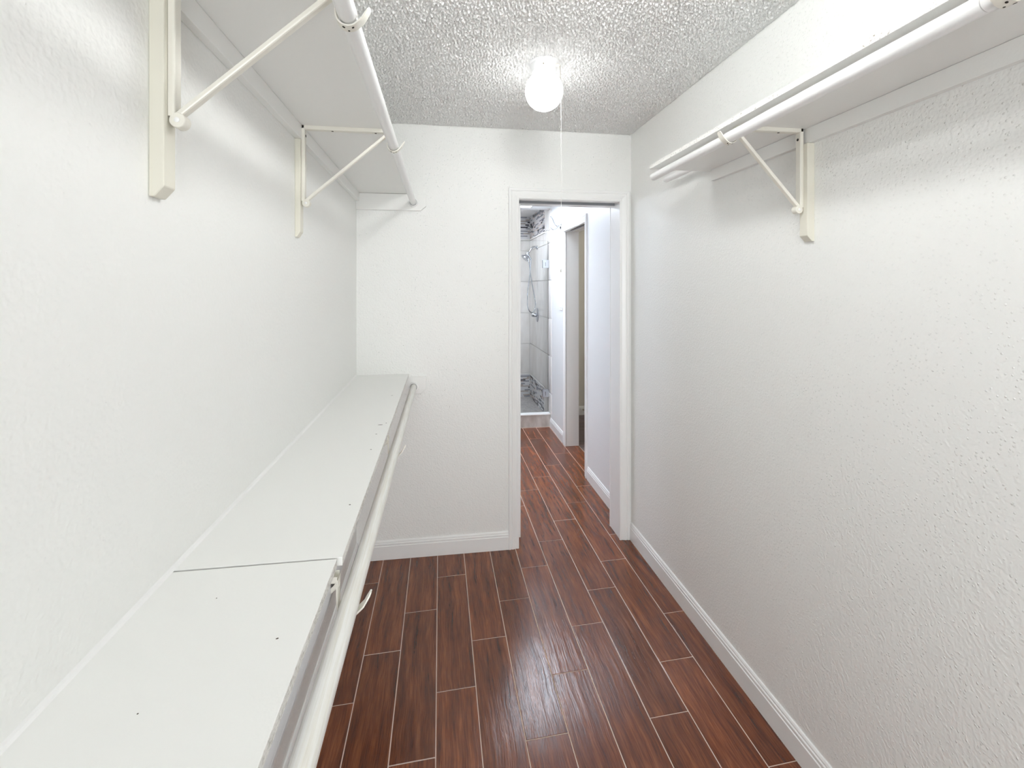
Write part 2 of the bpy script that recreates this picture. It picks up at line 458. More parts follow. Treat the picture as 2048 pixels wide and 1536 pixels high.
# ------------------------------------------------------------------ plank tiles, each a piece of the floor
SKEW = 0.045
def plank_mesh(name, wd, ln, th=0.008, bev=0.0009, skew=SKEW):
    hx, hy = wd / 2, ln / 2
    def ring(ix, z):
        return [(sx * (hx - ix), sy * (hy - ix) + skew * sx * (hx - ix), z) for sx, sy in ((-1, -1), (1, -1), (1, 1), (-1, 1))]
    vs = ring(0, -th) + ring(0, -bev) + ring(bev * .4, -bev * .3) + ring(bev * 1.6, 0)
    fs = []
    for l in range(3):
        for k in range(4):
            a, b = l * 4 + k, l * 4 + (k + 1) % 4
            fs.append((a, b, b + 4, a + 4))
    fs.append((12, 13, 14, 15))
    me = bpy.data.meshes.new(name); me.from_pydata(vs, [], fs); me.update()
    return me
_cache = {}
def put_plank(parent, name, cx, cy, wd, ln, m, skew=SKEW, rot=0):
    key = (round(wd, 4), round(ln, 4), m, skew)
    if key not in _cache:
        me = plank_mesh(name, wd, ln, skew=skew); me.materials.append(M[m]); _cache[key] = me
    o = bpy.data.objects.new(name, _cache[key]); COL.objects.link(o)
    o.parent = parent
    o.location = Vector((cx, cy, random.uniform(-0.0004, 0.0))) - Vector(parent.location)
    o.rotation_euler = (random.gauss(0, 0.0006), random.gauss(0, 0.0010), rot)
    return o

ROW0, RW, TL, GR = -0.310, 0.1482, 0.7150, 0.0036
phase = {0: 2.513, 1: 2.030, 2: 2.2645, 3: 2.519, 4: 2.045, 5: 2.283, 6: 2.534, 7: 2.066, 8: 2.300, 9: 2.532, 10: 2.084}
def row_phase(k):
    if k in phase: return phase[k]
    return 2.513 + 0.2383 * (k % 3) - (0.483 + .2383 if k % 3 == 1 else 0)
# row k lies between line k and line k+1 (line 1 at ROW0)
for k in range(-6, 13):
    x0 = ROW0 + (k - 1) * RW; x1 = x0 + RW
    cx0, cx1 = max(x0 + GR / 2, BXL + .002), min(x1 - GR / 2, 1.308)
    if cx1 - cx0 < 0.012: continue
    ymin = YR if XL - .02 < (x0 + x1) / 2 < 1.19 else YW2
    ph = row_phase(k)
    j0 = int(math.floor((ymin - ph) / TL)) - 1
    for j in range(j0, j0 + 14):
        ya, yb = ph + j * TL + GR / 2, ph + (j + 1) * TL - GR / 2
        ya, yb = max(ya, ymin + .002), min(yb, YS - .055)
        if yb - ya < 0.03: continue
        put_plank(floor, 'plank_tile', (cx0 + cx1) / 2, (ya + yb) / 2, cx1 - cx0, yb - ya, 'plank')

fb = tag(box('floor_bedroom', 1.31, 4.6, 1.9, 5.58, -0.10, -0.0013, 'grout'), kind='structure')
for r in range(16):
    yy = 5.47 - (r + .5) * RW
    for j in range(3):
        xa = 1.312 + j * .9 - (0.3 * (r % 3) if j else 0); xb = 1.312 + (j + 1) * .9 - 0.3 * (r % 3) - GR
        if xb - xa < .05: continue
        o = put_plank(fb, 'plank_tile', (xa + xb) / 2, yy, RW - GR, xb - xa, 'bed_plank', 0.0, PI / 2)

# ------------------------------------------------------------------ baseboards
BP = [(0, 0), (.012, 0), (.0125, .074), (.0095, .0765), (.0105, .081), (.0105, .0875), (.007, .0905), (.0075, .0965), (.0045, .102), (0, .103)]
def baseboard(name, p0, p1, out):
    """p0,p1: xy on the wall face, out: unit xy away from the wall"""
    bm = bmesh.new()
    r = lambda p: [Vector((p[0] + out[0] * d, p[1] + out[1] * d, z)) for d, z in BP]
    poly_prism(bm, r(p0), r(p1))
    return tag(link(name, bm, 'trim'), kind='structure')
baseboard('baseboard_back', (XL + .012, YB), (0.391, YB), (0, -1))
baseboard('baseboard_back_corner', (1.1235, YB), (XR, YB), (0, -1))
baseboard('baseboard_right', (XR, YB - .012), (XR, YR), (-1, 0))
baseboard('baseboard_left', (XL, YB), (XL, YR), (1, 0))
baseboard('baseboard_rear', (XL + .012, YR), (XR - .012, YR), (0, 1))
baseboard('baseboard_bathroom_near', (XB1, 2.95), (XB1, 3.618), (-1, 0))
baseboard('baseboard_bathroom_far', (XB2, 4.505), (XB2, YS - .06), (-1, 0))
bbb = baseboard('baseboard_bedroom', (1.31, 5.48), (4.5, 5.48), (0, -1))

# ------------------------------------------------------------------ door casings
CP = [(0, 0), (0, .008), (.004, .0105), (.010, .011), (.014, .009), (.022, .0115), (.032, .0145), (.040, .0155), (.044, .0125), (.049, .0165), (.058, .017), (.061, .0145), (.061, 0)]
def casing_set(root, xl, xr, zt, P):
    """P(a, d, z) maps along-wall coordinate a, depth d out of the wall, height z to the world"""
    for nm, s, xi in (('side_casing', -1, xl), ('side_casing', 1, xr)):
        bm = bmesh.new()
        poly_prism(bm, [P(xi + s * o, d, 0.001) for o, d in CP], [P(xi + s * o, d, zt + o) for o, d in CP])
        link(nm, bm, 'trim', root)
    bm = bmesh.new()
    poly_prism(bm, [P(xl - o, d, zt + o) for o, d in CP], [P(xr + o, d, zt + o) for o, d in CP])
    link('head_casing', bm, 'trim', root)

d1 = empty('door_1', ((DXL + DXR) / 2, YB, 0), kind='structure')
d1['label'] = 'white cased doorway with a pocket door slot leading to the bathroom'
casing_set(d1, DXL, DXR, DZ, lambda a, d, z: Vector((a, YB - d, z)))
casing_set(d1, DXL + .03, DXR, DZ, lambda a, d, z: Vector((a, YW2 + .012 + d, z)))
box('jamb', DXL - .02, DXL - .004, YB, YB + .045, 0.001, DZ + .004, 'trim', d1, .001)
box('jamb', DXL - .02, DXL + .026, YB + .09, YW2 + .012, 0.012, DZ + .004, 'trim', d1, .0015)
box('jamb', DXR + .002, DXR + .02, YB, YW2 + .012, 0.001, DZ + .004, 'trim', d1, .001)
box('head_jamb', DXL - .02, DXR + .02, YB, YB + .045, DZ - .002, DZ + .02, 'trim', d1, .001)
box('head_jamb', DXL - .02, DXR + .02, YB + .09, YW2 + .012, DZ - .012, DZ + .02, 'trim', d1, .001)
box('slot_shade_strip', DXL - .003, DXR + .002, YB + .084, YB + .0895, DZ - .010, DZ + .015, 'slot_shade', d1)  # added strip, its grey paints the shade on the far face of the slot
box('pocket_door_edge', DXL - .10, DXL - .012, YB + .05, YB + .086, 0.012, DZ - .004, 'trim', d1, .001)
box('door_track', DXL - .02, DXR + .002, YB + .046, YB + .089, DZ + .016, DZ + .0195, 'gap', d1)

# bedroom doorway in the bathroom right wall
d2 = empty('door_2', (XB1, 4.05, 0), kind='structure')
d2['label'] = 'white cased doorway from the bathroom to the bedroom'
bm = bmesh.new()
Y0, Y1, Z2 = 3.695, 4.40, 2.035
XF = XB1
def P2(a, d, z):
    # the wall face runs slightly outwards from the near to the far side
    f = (a - 3.6) / (4.5 - 3.6); x = XB1 + (XB2 - XB1) * min(1, max(0, f))
    return Vector((x - d, a, z))
casing_set(d2, Y0, Y1, Z2, P2)
box('jamb', XB1, 1.31, Y0 - .03, Y0 - .004, 0.001, Z2 + .02, 'trim', d2, .001)
box('jamb', XB2, 1.31, Y1 + .004, Y1 + .03, 0.001, Z2 + .02, 'trim', d2, .001)
box('head_jamb', XB1, 1.19, Y0 - .03, Y1 + .03, Z2 + .004, Z2 + .024, 'trim', d2, .001)
box('head_jamb', 1.235, 1.31, Y0 - .03, Y1 + .03, Z2 + .004, Z2 + .024, 'trim', d2, .001)
box('door_track', 1.19, 1.235, Y0, Y1, Z2 + .018, Z2 + .022, 'gap', d2)

# ------------------------------------------------------------------ closet shelving
def board(name, x0, x1, y0, y1, z0, z1, front, edge, label, cat='shelf', group=None):
    bm = bmesh.new(); bx(bm, x0, x1, y0, y1, z0, z1, 0, 0.0012)
    for f in bm.faces:
        n = f.normal; f.normal_update(); n = f.normal; c = f.calc_center_median()
        if abs(n.x) > .9 and abs(c.x - front) < .002: f.material_index = 1
    return tag(link(name, bm, ['shelf', edge]), label, cat, group)

UZ = 2.031       # underside of the upper left board
LZ = 1.009       # underside of the lower left boards
RZ = 2.001       # underside of the right board
board('shelf_board', XL, -0.180, YR, YB - .001, UZ, UZ + .017, -0.180, 'raw_edge_soft', 'white painted upper closet shelf board on the left wall, above the hanging rod')
far_board = board('shelf_board', XL, -0.1735, 0.8945, YB - .001, LZ, LZ + .016, -0.1735, 'raw_edge_soft', 'far white lower shelf board on the left wall, reaching the back wall')
near_board = board('shelf_board', XL, -0.182, YR, 0.8905, LZ, LZ + .016, -0.182, 'raw_edge_soft', 'near white lower shelf board on the left wall, in front of the dark seam')
board('shelf_board', 0.860, XR, YR, 1.874, RZ, RZ + .0155, 0.860, 'raw_edge', 'white shelf board on the right wall with a chipped raw particle board edge')

def chip(parent, x, y, z, lx, ly, rot):
    bm = bmesh.new()
    n = 9; ring = []
    for k in range(n):
        a = 2 * PI * k / n; rr = random.uniform(.7, 1.1)
        px, py = lx * rr * math.cos(a), ly * rr * math.sin(a)
        ring.append((x + px * math.cos(rot) - py * math.sin(rot), y + px * math.sin(rot) + py * math.cos(rot)))
    poly_prism(bm, [Vector((p[0], p[1], z - .0008)) for p in ring], [Vector((p[0], p[1], z + .0002)) for p in ring])
    link('chip', bm, 'gap', parent)
for (x, y, lx, ly, r) in ((-.208, 1.735, .010, .0026, .15), (-.190, 1.755, .003, .002, 0), (-.2085, 1.628, .004, .002, 0), (-.2045, 1.475, .003, .002, 0), (-.199, 1.107, .0028, .002, 0), (-.2135, 2.20, .005, .0015, 0)):
    chip(far_board, x, y, LZ + .016, lx, ly, r)
for (x, y, lx, ly, r) in ((-.222, .700, .0022, .0014, .3), (-.34, .60, .001, .001, 0), (-.345, .805, .001, .001, 0)):
    chip(near_board, x, y, LZ + .016, lx, ly, r)
# dark filler showing in the seam between the two lower boards
tag(box('seam_gap', XL + .02, -0.185, 0.8908, 0.8942, LZ + .001, LZ + .0135, 'gap', far_board), 'dark open seam')

def cleat(name, x0, x1, y0, y1, z0, z1, label, group=None):
    return tag(box(name, x0, x1, y0, y1, z0, z1, 'shelf', None, .0012), label, 'cleat', group)
cleat('shelf_cleat', XL, XL + .018, YR, YB - .020, UZ - .046, UZ - .0005, 'long white wooden cleat under the upper left shelf against the wall')
cleat('shelf_cleat', XL, XL + .018, YR, YB - .020, LZ - .046, LZ - .0005, 'long white wooden cleat under the lower left shelves against the wall')
cleat('shelf_cleat', XR - .018, XR, YR, 1.842, RZ - .047, RZ - .0005, 'white wooden cleat along the wall under the right shelf')
# caulk bead between lower boards and wall
bm = bmesh.new()
zt = LZ + .016
poly_prism(bm, [Vector((XL, YR, zt)), Vector((XL + .006, YR, zt)), Vector((XL + .0022, YR, zt + .0022)), Vector((XL, YR, zt + .006))],
           [Vector((XL, YB - .001, zt)), Vector((XL + .006, YB - .001, zt)), Vector((XL + .0022, YB - .001, zt + .0022)), Vector((XL, YB - .001, zt + .006))])
tag(link('caulk_bead', bm, 'tape'), 'white caulk bead where the lower left shelves meet the wall', 'caulk')

# end cleats on the back wall with a clipped corner, each carrying a rod socket
def end_cleat(label, z0, z1, cx, cz, clabel):
    t = empty('end_cleat', ((XL - .08) / 2, YB, z0), label, 'cleat')
    bm = bmesh.new()
    pr = [(XL, z0), (-.108, z0), (-.077, z0 + .026), (-.077, z1), (XL, z1)]
    poly_prism(bm, [Vector((x, YB, z)) for x, z in pr], [Vector((x, YB - .018, z)) for x, z in pr])
    es = [e for e in bm.edges]
    bmesh.ops.bevel(bm, geom=es, offset=.0012, segments=1, affect='EDGES')
    link('board', bm, 'shelf', t)
    lathe_obj('rod_socket', [(0.0175, 0), (0.0255, 0), (0.0255, -.012), (0.0245, -.0155), (0.0205, -.0155), (0.0185, -.012), (0.0175, -.003), (0.0, -.003)], (cx, YB - .018, cz), 'trim', t, 'Y', 32)
    return t
end_cleat('white board on the back wall under the upper left shelf, holding the rod socket', UZ - .092, UZ - .001, -.147, 1.983, '')
end_cleat('white board on the back wall under the lower left shelf, holding the rod socket', LZ - .093, LZ + .002, -.146, .957, '')

# moulding strip under the front edge of the lower boards
bm = bmesh.new()
SP = [(0, 0), (-.012, 0), (-.012, -.032), (-.009, -.034), (-.0105, -.038), (-.0105, -.044), (-.006, -.047), (-.007, -.052), (-.004, -.056), (0, -.057)]
r = lambda y: [Vector((-.199 - d, y, LZ - .0004 + z)) for d, z in SP]
poly_prism(bm, r(YR), r(1.085))
tag(link('moulding_strip', bm, 'strip'), 'grey white moulding strip fixed under the front edge of the lower shelf', 'moulding')

# hanging rods
def rod(label, p0, p1, r, joints, m='rod', group=None):
    """parallel to y; joints = list of (y, radius factor) where a new sleeve starts"""
    p0, p1 = Vector(p0), Vector(p1)
    t = empty('closet_rod', (p0 + p1) / 2, label, 'rod', group)
    cuts = [p0.y] + [j[0] for j in joints] + [p1.y]; fac = [1.0] + [j[1] for j in joints]
    for i in range(len(cuts) - 1):
        a = p0.lerp(p1, (cuts[i] - p0.y) / (p1.y - p0.y)); b = p0.lerp(p1, (cuts[i + 1] - p0.y) / (p1.y - p0.y))
        rr = r * fac[i]; d = (b - a).normalized() * .0012
        bm = bmesh.new()
        tube(bm, [a, a + d, b - d, b], rr, 28, True, [rr - .0014, rr, rr, rr - .0014])
        sharp(link('tube', bm, m, t), 30)
    return t
rod('white hanging rod below the front of the upper left shelf', (-.147, YB - .022, 1.983), (-.1695, YR + .004, 1.964), .0158, [(.842, 1.03)])
rod('white painted wooden hanging rod along the front of the lower left shelf', (-.146, YB - .022, .957), (-.173, YR + .004, .957), .0162, [], 'rod_wood')
rod('white hanging rod below the front edge of the right shelf', (.872, 1.862, 1.9665), (.852, YR + .004, 1.9665), .0152, [(1.345, 1.1), (.640, 1.16)])
rod('spare white rod lying on top of the right shelf, its end poking out', (1.082, 2.172, RZ + .0155 + .0162), (1.100, YR + .25, RZ + .0155 + .0162), .016, [])

# wall battens and shelf-and-rod brackets
def batten(y0, y1, side, zt, zb, th, label, group=None):
    s = 1 if side == 'L' else -1; xw = XL if side == 'L' else XR
    bm = bmesh.new()
    pr = [(0, zb), (th * .35, zb), (th, zb + .017), (th, zt), (0, zt)]
    poly_prism(bm, [Vector((xw + s * d, y0, z)) for d, z in pr], [Vector((xw + s * d, y1, z)) for d, z in pr])
    es = [e for e in bm.edges]
    bmesh.ops.bevel(bm, geom=es, offset=.0012, segments=1, affect='EDGES')
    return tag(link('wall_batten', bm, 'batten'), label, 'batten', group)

def channel(bm, p0, p1, wd, dp, inward, th=.0016):
    """U section sheet metal from p0 to p1; web at p, legs pointing along inward; width along y"""
    p0, p1 = Vector(p0), Vector(p1); t = (p1 - p0).normalized(); n = Vector(inward); n = (n - t * n.dot(t)).normalized(); y = Vector((0, 1, 0))
    h = wd / 2; c = .003
    pr = [(-h, dp), (-h, c), (-h + c * .3, c * .3), (-h + c, 0), (h - c, 0), (h - c * .3, c * .3), (h, c), (h, dp), (h - th, dp), (h - th, c), (h - c, th), (-h + c, th), (-h + th, c), (-h + th, dp)]
    poly_prism(bm, [p0 + y * a + n * b for a, b in pr], [p1 + y * a + n * b for a, b in pr])

def strap(bm, pts, wd, th):
    pts = [Vector(p) for p in pts]; y = Vector((0, 1, 0)); rows = []
    for i, p in enumerate(pts):
        t = (pts[min(i + 1, len(pts) - 1)] - pts[max(i - 1, 0)]).normalized(); n = t.cross(y).normalized()
        h = wd / 2 * (1.0 if i < len(pts) - 2 else (.85 if i == len(pts) - 2 else .45))
        rows.append([bm.verts.new(p + y * a + n * b) for a, b in ((-h, 0), (h, 0), (h, th), (-h, th))])
    for a, b in zip(rows, rows[1:]):
        for k in range(4): bm.faces.new((a[k], a[(k + 1) % 4], b[(k + 1) % 4], b[k]))
    bm.faces.new(rows[0][::-1]); bm.faces.new(rows[-1])

def bracket(y, side, xa, zt, cx, cz, label, rr=.0162, group=None):
    """xa: face the wall arm is fixed to; zt: underside of the board; cx,cz rod centre"""
    s = 1 if side == 'L' else -1
    t = empty('shelf_bracket', (xa, y, zt - .262), label, 'bracket', group)
    zp = zt - .248
    xf = cx - s * .020                       # front end of the top arm
    bm = bmesh.new(); channel(bm, (xa + s * .0105, y, zp + .004), (xa + s * .0105, y, zt - .0005), .022, .010, (-s, 0, 0))
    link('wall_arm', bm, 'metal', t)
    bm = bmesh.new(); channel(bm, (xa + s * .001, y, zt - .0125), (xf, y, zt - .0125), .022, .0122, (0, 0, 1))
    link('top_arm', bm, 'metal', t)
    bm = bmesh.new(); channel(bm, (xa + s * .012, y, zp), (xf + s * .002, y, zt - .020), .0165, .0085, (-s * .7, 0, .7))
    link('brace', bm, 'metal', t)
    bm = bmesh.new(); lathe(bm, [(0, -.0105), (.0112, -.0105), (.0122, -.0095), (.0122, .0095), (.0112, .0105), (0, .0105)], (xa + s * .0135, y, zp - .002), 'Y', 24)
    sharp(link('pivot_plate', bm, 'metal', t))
    lathe_obj('rivet', [(0, -.0128), (.0022, -.0126), (.0042, -.0114), (.0042, -.0105), (0, -.0105)], (xa + s * .0135, y, zp - .002), 'trim', t, 'Y', 16)
    # rod hook
    pts = [(cx - s * .018, y, cz + .050), (cx - s * .0165, y, cz + .0545), (cx - s * .0195, y, cz + .046), (cx - s * (rr + .004), y, cz + .02)]
    pts = [(cx - s * .024, y, zt - .012), (cx - s * .0185, y, cz + .047), (cx - s * (rr + .0032), y, cz + .024)]
    for k in range(0, 9):
        a = math.radians(180 + k * 15.5)
        pts.append((cx + s * math.cos(a) * (rr + .0026), y, cz + math.sin(a) * (rr + .0026)))
    pts += [(cx + s * .0225, y, cz - .0045), (cx + s * .0275, y, cz + .004), (cx + s * .0325, y, cz + .0125), (cx + s * .0345, y, cz + .0165)]
    bm = bmesh.new(); strap(bm, pts, .021, s * -.0026)
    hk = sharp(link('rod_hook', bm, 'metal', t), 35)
    # screw holes
    for (x_, z_, ax, r_) in ((xa + s * .011, zt - .032, 'X', .0042),):
        bm = bmesh.new(); lathe(bm, [(0, 0), (r_, 0), (r_, s * .0006), (0, s * .0006)], (x_, y, z_), 'X', 14)
        link('screw_hole', bm, 'dark', t)
    for q in (.35, .86):
        bm = bmesh.new(); lathe(bm, [(0, 0), (.0036, 0), (.0036, -.0006), (0, -.0006)], (xa + (xf - xa) * q, y, zt - .0129), 'Z', 14)
        link('screw_hole', bm, 'dark', t)
    for a, r_ in ((250, .0026), (292, .0022), (270, .0018)):
        ar = math.radians(a)
        c = Vector((cx + s * math.cos(ar) * (rr + .0053), y + (.006 if a == 270 else -.003), cz + math.sin(ar) * (rr + .0053)))
        d = Vector((s * math.cos(ar), 0, math.sin(ar)))
        bm = bmesh.new(); tube(bm, [c - d * .0004, c + d * .0003], r_, 12)
        link('hook_hole', bm, 'dark', t)
    return t

def rod_at(p0, p1, y): f = (y - p0[1]) / (p1[1] - p0[1]); return (p0[0] + (p1[0] - p0[0]) * f, p0[2] + (p1[2] - p0[2]) * f)
UR = ((-.147, YB - .022, 1.983), (-.1695, YR + .004, 1.964))
LR = ((-.146, YB - .022, .957), (-.173, YR + .004, .957))
RR = ((.872, 1.862, 1.9665), (.852, YR + .004, 1.9665))
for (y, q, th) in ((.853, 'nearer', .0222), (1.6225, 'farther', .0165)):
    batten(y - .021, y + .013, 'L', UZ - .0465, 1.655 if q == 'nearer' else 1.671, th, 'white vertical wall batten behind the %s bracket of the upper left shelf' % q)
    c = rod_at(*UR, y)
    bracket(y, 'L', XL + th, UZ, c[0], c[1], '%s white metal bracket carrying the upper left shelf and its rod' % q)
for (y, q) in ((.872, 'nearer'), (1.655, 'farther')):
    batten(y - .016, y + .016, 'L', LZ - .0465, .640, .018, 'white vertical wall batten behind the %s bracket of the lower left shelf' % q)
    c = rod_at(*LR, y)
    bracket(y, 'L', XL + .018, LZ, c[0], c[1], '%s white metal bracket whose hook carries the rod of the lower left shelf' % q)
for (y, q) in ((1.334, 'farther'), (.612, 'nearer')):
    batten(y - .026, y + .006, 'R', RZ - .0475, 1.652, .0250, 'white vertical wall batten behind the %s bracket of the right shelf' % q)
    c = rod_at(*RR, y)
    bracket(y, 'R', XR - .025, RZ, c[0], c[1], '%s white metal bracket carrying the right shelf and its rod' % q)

# ------------------------------------------------------------------ closet ceiling lamp
def globe_lamp(LX, LY, label, gm, cord=True):
    lamp = empty('globe_ceiling_lamp', (LX, LY, 2.232), label, 'lamp')
    lathe_obj('canopy', [(0, .0), (.064, .0), (.0655, -.003), (.062, -.008), (.056, -.011), (.053, -.017), (.051, -.034), (.049, -.042), (.046, -.042), (.046, -.034), (0, -.034)], (LX, LY, ZC - .0015), 'canopy', lamp, 'Z', 48)
    GC = 2.311; GRR = .0775
    prof = [(.040, 2.393 - GC), (.040, 2.383 - GC)]
    for k in range(1, 20):
        a = math.radians(90 - 34 - k * (146 / 19.0)); prof.append((GRR * math.cos(a), GRR * 1.03 * math.sin(a)))
    prof[-1] = (0, -GRR * 1.03)
    lathe_obj('globe', prof, (LX, LY, GC), gm, lamp, 'Z', 28, 60)
    for a in (255, 15, 135):
        ar = math.radians(a)
        bm = bmesh.new(); p = Vector((LX, LY, ZC - .030)); d = Vector((math.cos(ar), math.sin(ar), 0))
        tube(bm, [p + d * .046, p + d * .0545], .0024, 10); link('set_screw', bm, 'brass', lamp)
    if not cord: return
    sw = Vector((LX + .044, LY - .030, ZC - .024))
    bm = bmesh.new(); tube(bm, [sw, sw + Vector((.007, -.005, -.002)), sw + Vector((.013, -.009, -.007))], .005, 14, True, [.0075, .0065, .004]); link('pull_switch', bm, 'metal', lamp)
    ch = sw + Vector((.013, -.009, -.008))
    bm = bmesh.new(); ex = Vector((LX + .0615, LY - .039, 0))
    for k in range(26):
        f = k / 25; z = ch.z + (2.300 - ch.z) * f
        p = Vector((ch.x + (ex.x - ch.x) * f, ch.y + (ex.y - ch.y) * f, z))
        bmesh.ops.create_icosphere(bm, subdivisions=1, radius=.0017, matrix=Matrix.Translation(p))
    link('bead_chain', bm, 'brass', lamp)
    lathe_obj('chain_coupling', [(0, .005), (.0022, .004), (.0028, 0), (.0022, -.004), (0, -.005)], (ex.x, ex.y, 2.297), 'brass', lamp, 'Z', 12)
    bm = bmesh.new()
    cp = [(ex.x, ex.y, 2.293), (ex.x, ex.y, 1.90), (ex.x + .0005, ex.y, 1.66), (ex.x + .002, ex.y, 1.645), (ex.x + .004, ex.y, 1.62), (ex.x + .0025, ex.y, 1.595), (ex.x, ex.y, 1.583)]
    tube(bm, cp, .0009, 8); link('pull_cord', bm, 'cord', lamp, True)
    lathe_obj('cord_knot', [(0, .003), (.0019, 0), (0, -.003)], (ex.x + .0005, ex.y, 1.66), 'cord', lamp, 'Z', 10)
    lathe_obj('cord_tip', [(0, .007), (.0016, .005), (.0022, -.004), (0, -.006)], (ex.x - .001, ex.y, 1.577), 'brass', lamp, 'Z', 10)
globe_lamp(0.420, 1.905, 'lit white glass globe lamp on the closet ceiling before the doorway', 'globe')
globe_lamp(0.340, 0.930, 'unseen white glass globe lamp added as fill light nearer the photographer', 'globe_fill', False)  # second lamp, added out of view to fill the closet with light

# ------------------------------------------------------------------ bathroom things
bl = empty('fluorescent_ceiling_light', (0.78, 4.55, 2.35), 'wide cool white ceiling light on the bathroom ceiling', 'lamp')
FX0, FX1, FY0, FY1 = .36, .97, 4.05, 5.03
box('housing', FX0, FX1, FY0, FY1, 2.405, 2.4295, 'trim', bl, .002)
for a in ((FX0, FX0 + .02, FY0, FY1), (FX1 - .02, FX1, FY0, FY1), (FX0 + .02, FX1 - .02, FY0, FY0 + .02), (FX0 + .02, FX1 - .02, FY1 - .02, FY1)):
    box('rim', a[0], a[1], a[2], a[3], 2.360, 2.405, 'trim', bl, .002)
box('lens', FX0 + .02, FX1 - .02, FY0 + .02, FY1 - .02, 2.397, 2.4045, 'bath_lens', bl)

vl = empty('vanity_light', (BXL, 4.45, 1.95), 'chrome vanity light bar with round lit bulbs on the bathroom left wall', 'lamp')
box('bar', BXL, BXL + .03, 4.0, 4.9, 1.965, 2.075, 'chrome', vl, .004)
for k in range(4):
    yy = 4.1125 + k * .225
    lathe_obj('bulb_socket', [(0, 0), (.024, 0), (.022, .03), (0, .03)], (BXL + .03, yy, 2.02), 'chrome', vl, 'X', 20)
    bm = bmesh.new(); bmesh.ops.create_icosphere(bm, subdivisions=2, radius=.05, matrix=Matrix.Translation((BXL + .106, yy, 2.02)))
    link('bulb', bm, 'vanity_bulb', vl, True)

sl = empty('shower_downlight', (.72, 5.7, 2.44), 'round recessed downlight in the shower ceiling', 'lamp')
lathe_obj('trim_ring', [(.075, 0), (.105, 0), (.10, -.008), (.078, -.010), (.075, 0)], (.72, 5.7, 2.4545), 'canopy', sl, 'Z', 28)
lathe_obj('lens', [(.074, 0), (.074, -.006), (0, -.008)], (.72, 5.7, 2.4545), 'shower_lens', sl, 'Z', 20)

# shower: curb, wall tiles, mosaic bands
cb = empty('shower_curb', (.65, YS, 0), 'low stone shower curb with a white top edge', 'curb')
box('face', XS0, XB2, YS - .045, YS + .06, 0.0, .132, 'curb', cb, .002)
box('cap', XS0, XB2, YS - .053, YS + .066, .132, .143, 'grout_white', cb, .003)

ZL = [.050, .352, .767, 1.172, 1.590, 1.997, 2.135]
def tile_piece(x0, x1, y0, y1, z0, z1, nm='wall_tile', m='stone'):
    return box(nm, x0, x1, y0, y1, z0, z1, m, ws_right if x0 > XB2 - .01 else ws_back, .0012)
g2 = .003
ZT = [(.372, .767), (.767, 1.172), (1.172, 1.590), (1.590, 1.997), (1.997, 2.135)]
for i, (za, zb) in enumerate(ZT):
    for (ya, yb) in ((5.18, 5.40), (5.40, 5.84), (5.84, YSB)):
        tile_piece(XB2, XB2 + .0115, ya + g2 / 2, yb - g2 / 2, za + g2, zb - g2)
    xs = [XS0, .345, .755, XB2]
    for xa, xb in zip(xs, xs[1:]):
        tile_piece(xa + g2 / 2, xb - g2 / 2, YSB, YSB + .0115, za + g2, zb - g2)
# plain tiles in front of the mosaic ends, and the bullnose column outside the glass
tile_piece(XB2, XB2 + .0115, 5.18, 5.385, .052, .369); tile_piece(XB2, XB2 + .0115, 5.18, 5.36, 2.155, 2.45)
for (za, zb) in [(.145, .36)] + ZT + [(2.135, 2.362)]:
    bm = bmesh.new(); bx(bm, XB2 - .008, XB2 + .0115, 5.0, 5.176, za + g2, zb - g2, 0, .005)
    sharp(link('bullnose_tile', bm, 'stone', ws_right), 50)
for za, zb in ((.352, .370), (2.136, 2.153)):
    tile_piece(XB2 - .004, XB2 + .0115, 5.36, YSB, za, zb, 'pencil_trim', 'grout_white')
    tile_piece(XS0, XB2 - .004, YSB - .004, YSB + .0115, za, zb, 'pencil_trim', 'grout_white')

def mosaic(name, P, u0, u1, z0, z1, ws):
    bm = bmesh.new(); rows = int((z1 - z0) / .0165); rh = (z1 - z0) / rows
    for rI in range(rows):
        u = u0 - random.uniform(0, .08); za = z0 + rI * rh
        thin = random.random() < .3
        while u < u1:
            ln = random.choice((.05, .08, .11, .15)); a, b = max(u, u0), min(u + ln - .002, u1); u += ln
            if b - a < .006: continue
            mi = random.choices((0, 1, 2, 3), (.13, .20, .14, .53))[0]
            d = random.uniform(.007, .011)
            c0 = P(a, za + .001, d); c1 = P(b, za + rh - .001, 0)
            x0, x1 = sorted((c0[0], c1[0])); y0, y1 = sorted((c0[1], c1[1])); zz0, zz1 = sorted((c0[2], c1[2]))
            bx(bm, x0, x1, y0, y1, zz0, zz1, mi)
    return tag(link(name, bm, ['mos_dark', 'mos_grey', 'mos_brown', 'mos_white'], ws), kind='stuff')
for z0, z1 in ((.052, .351), (2.154, 2.452)):
    mosaic('mosaic_band', lambda u, z, d: (XB2 + .0115 - d, u, z), 5.385, YSB, z0, z1, ws_right)
    mosaic('mosaic_band', lambda u, z, d: (u, YSB + .0115 - d, z), XS0, XB2, z0, z1, ws_back)

# shower glass door
gd = empty('shower_glass_door', (.8, YS + .005, .15), 'clear frameless glass shower door with square chrome hinges', 'door')
box('glass_panel', .48, 1.166, YS + .001, YS + .009, .155, 2.02, 'glass', gd, .001)
for z0 in (.312, 1.723):
    h = box('hinge', 1.106, 1.1715, YS - .010, YS + .020, z0, z0 + .089, 'chrome', gd, .003)
    box('hinge_knuckle', 1.166, XB2 - .0085, YS - .008, YS + .018, z0 + .004, z0 + .085, 'chrome', h, .003)
    box('hinge_notch', 1.136, 1.140, YS - .0108, YS - .0095, z0 + .02, z0 + .062, 'gap', h)
box('door_sill', XS0, XB2 - .009, YS - .006, YS + .016, .143, .150, 'trim', gd, .001)

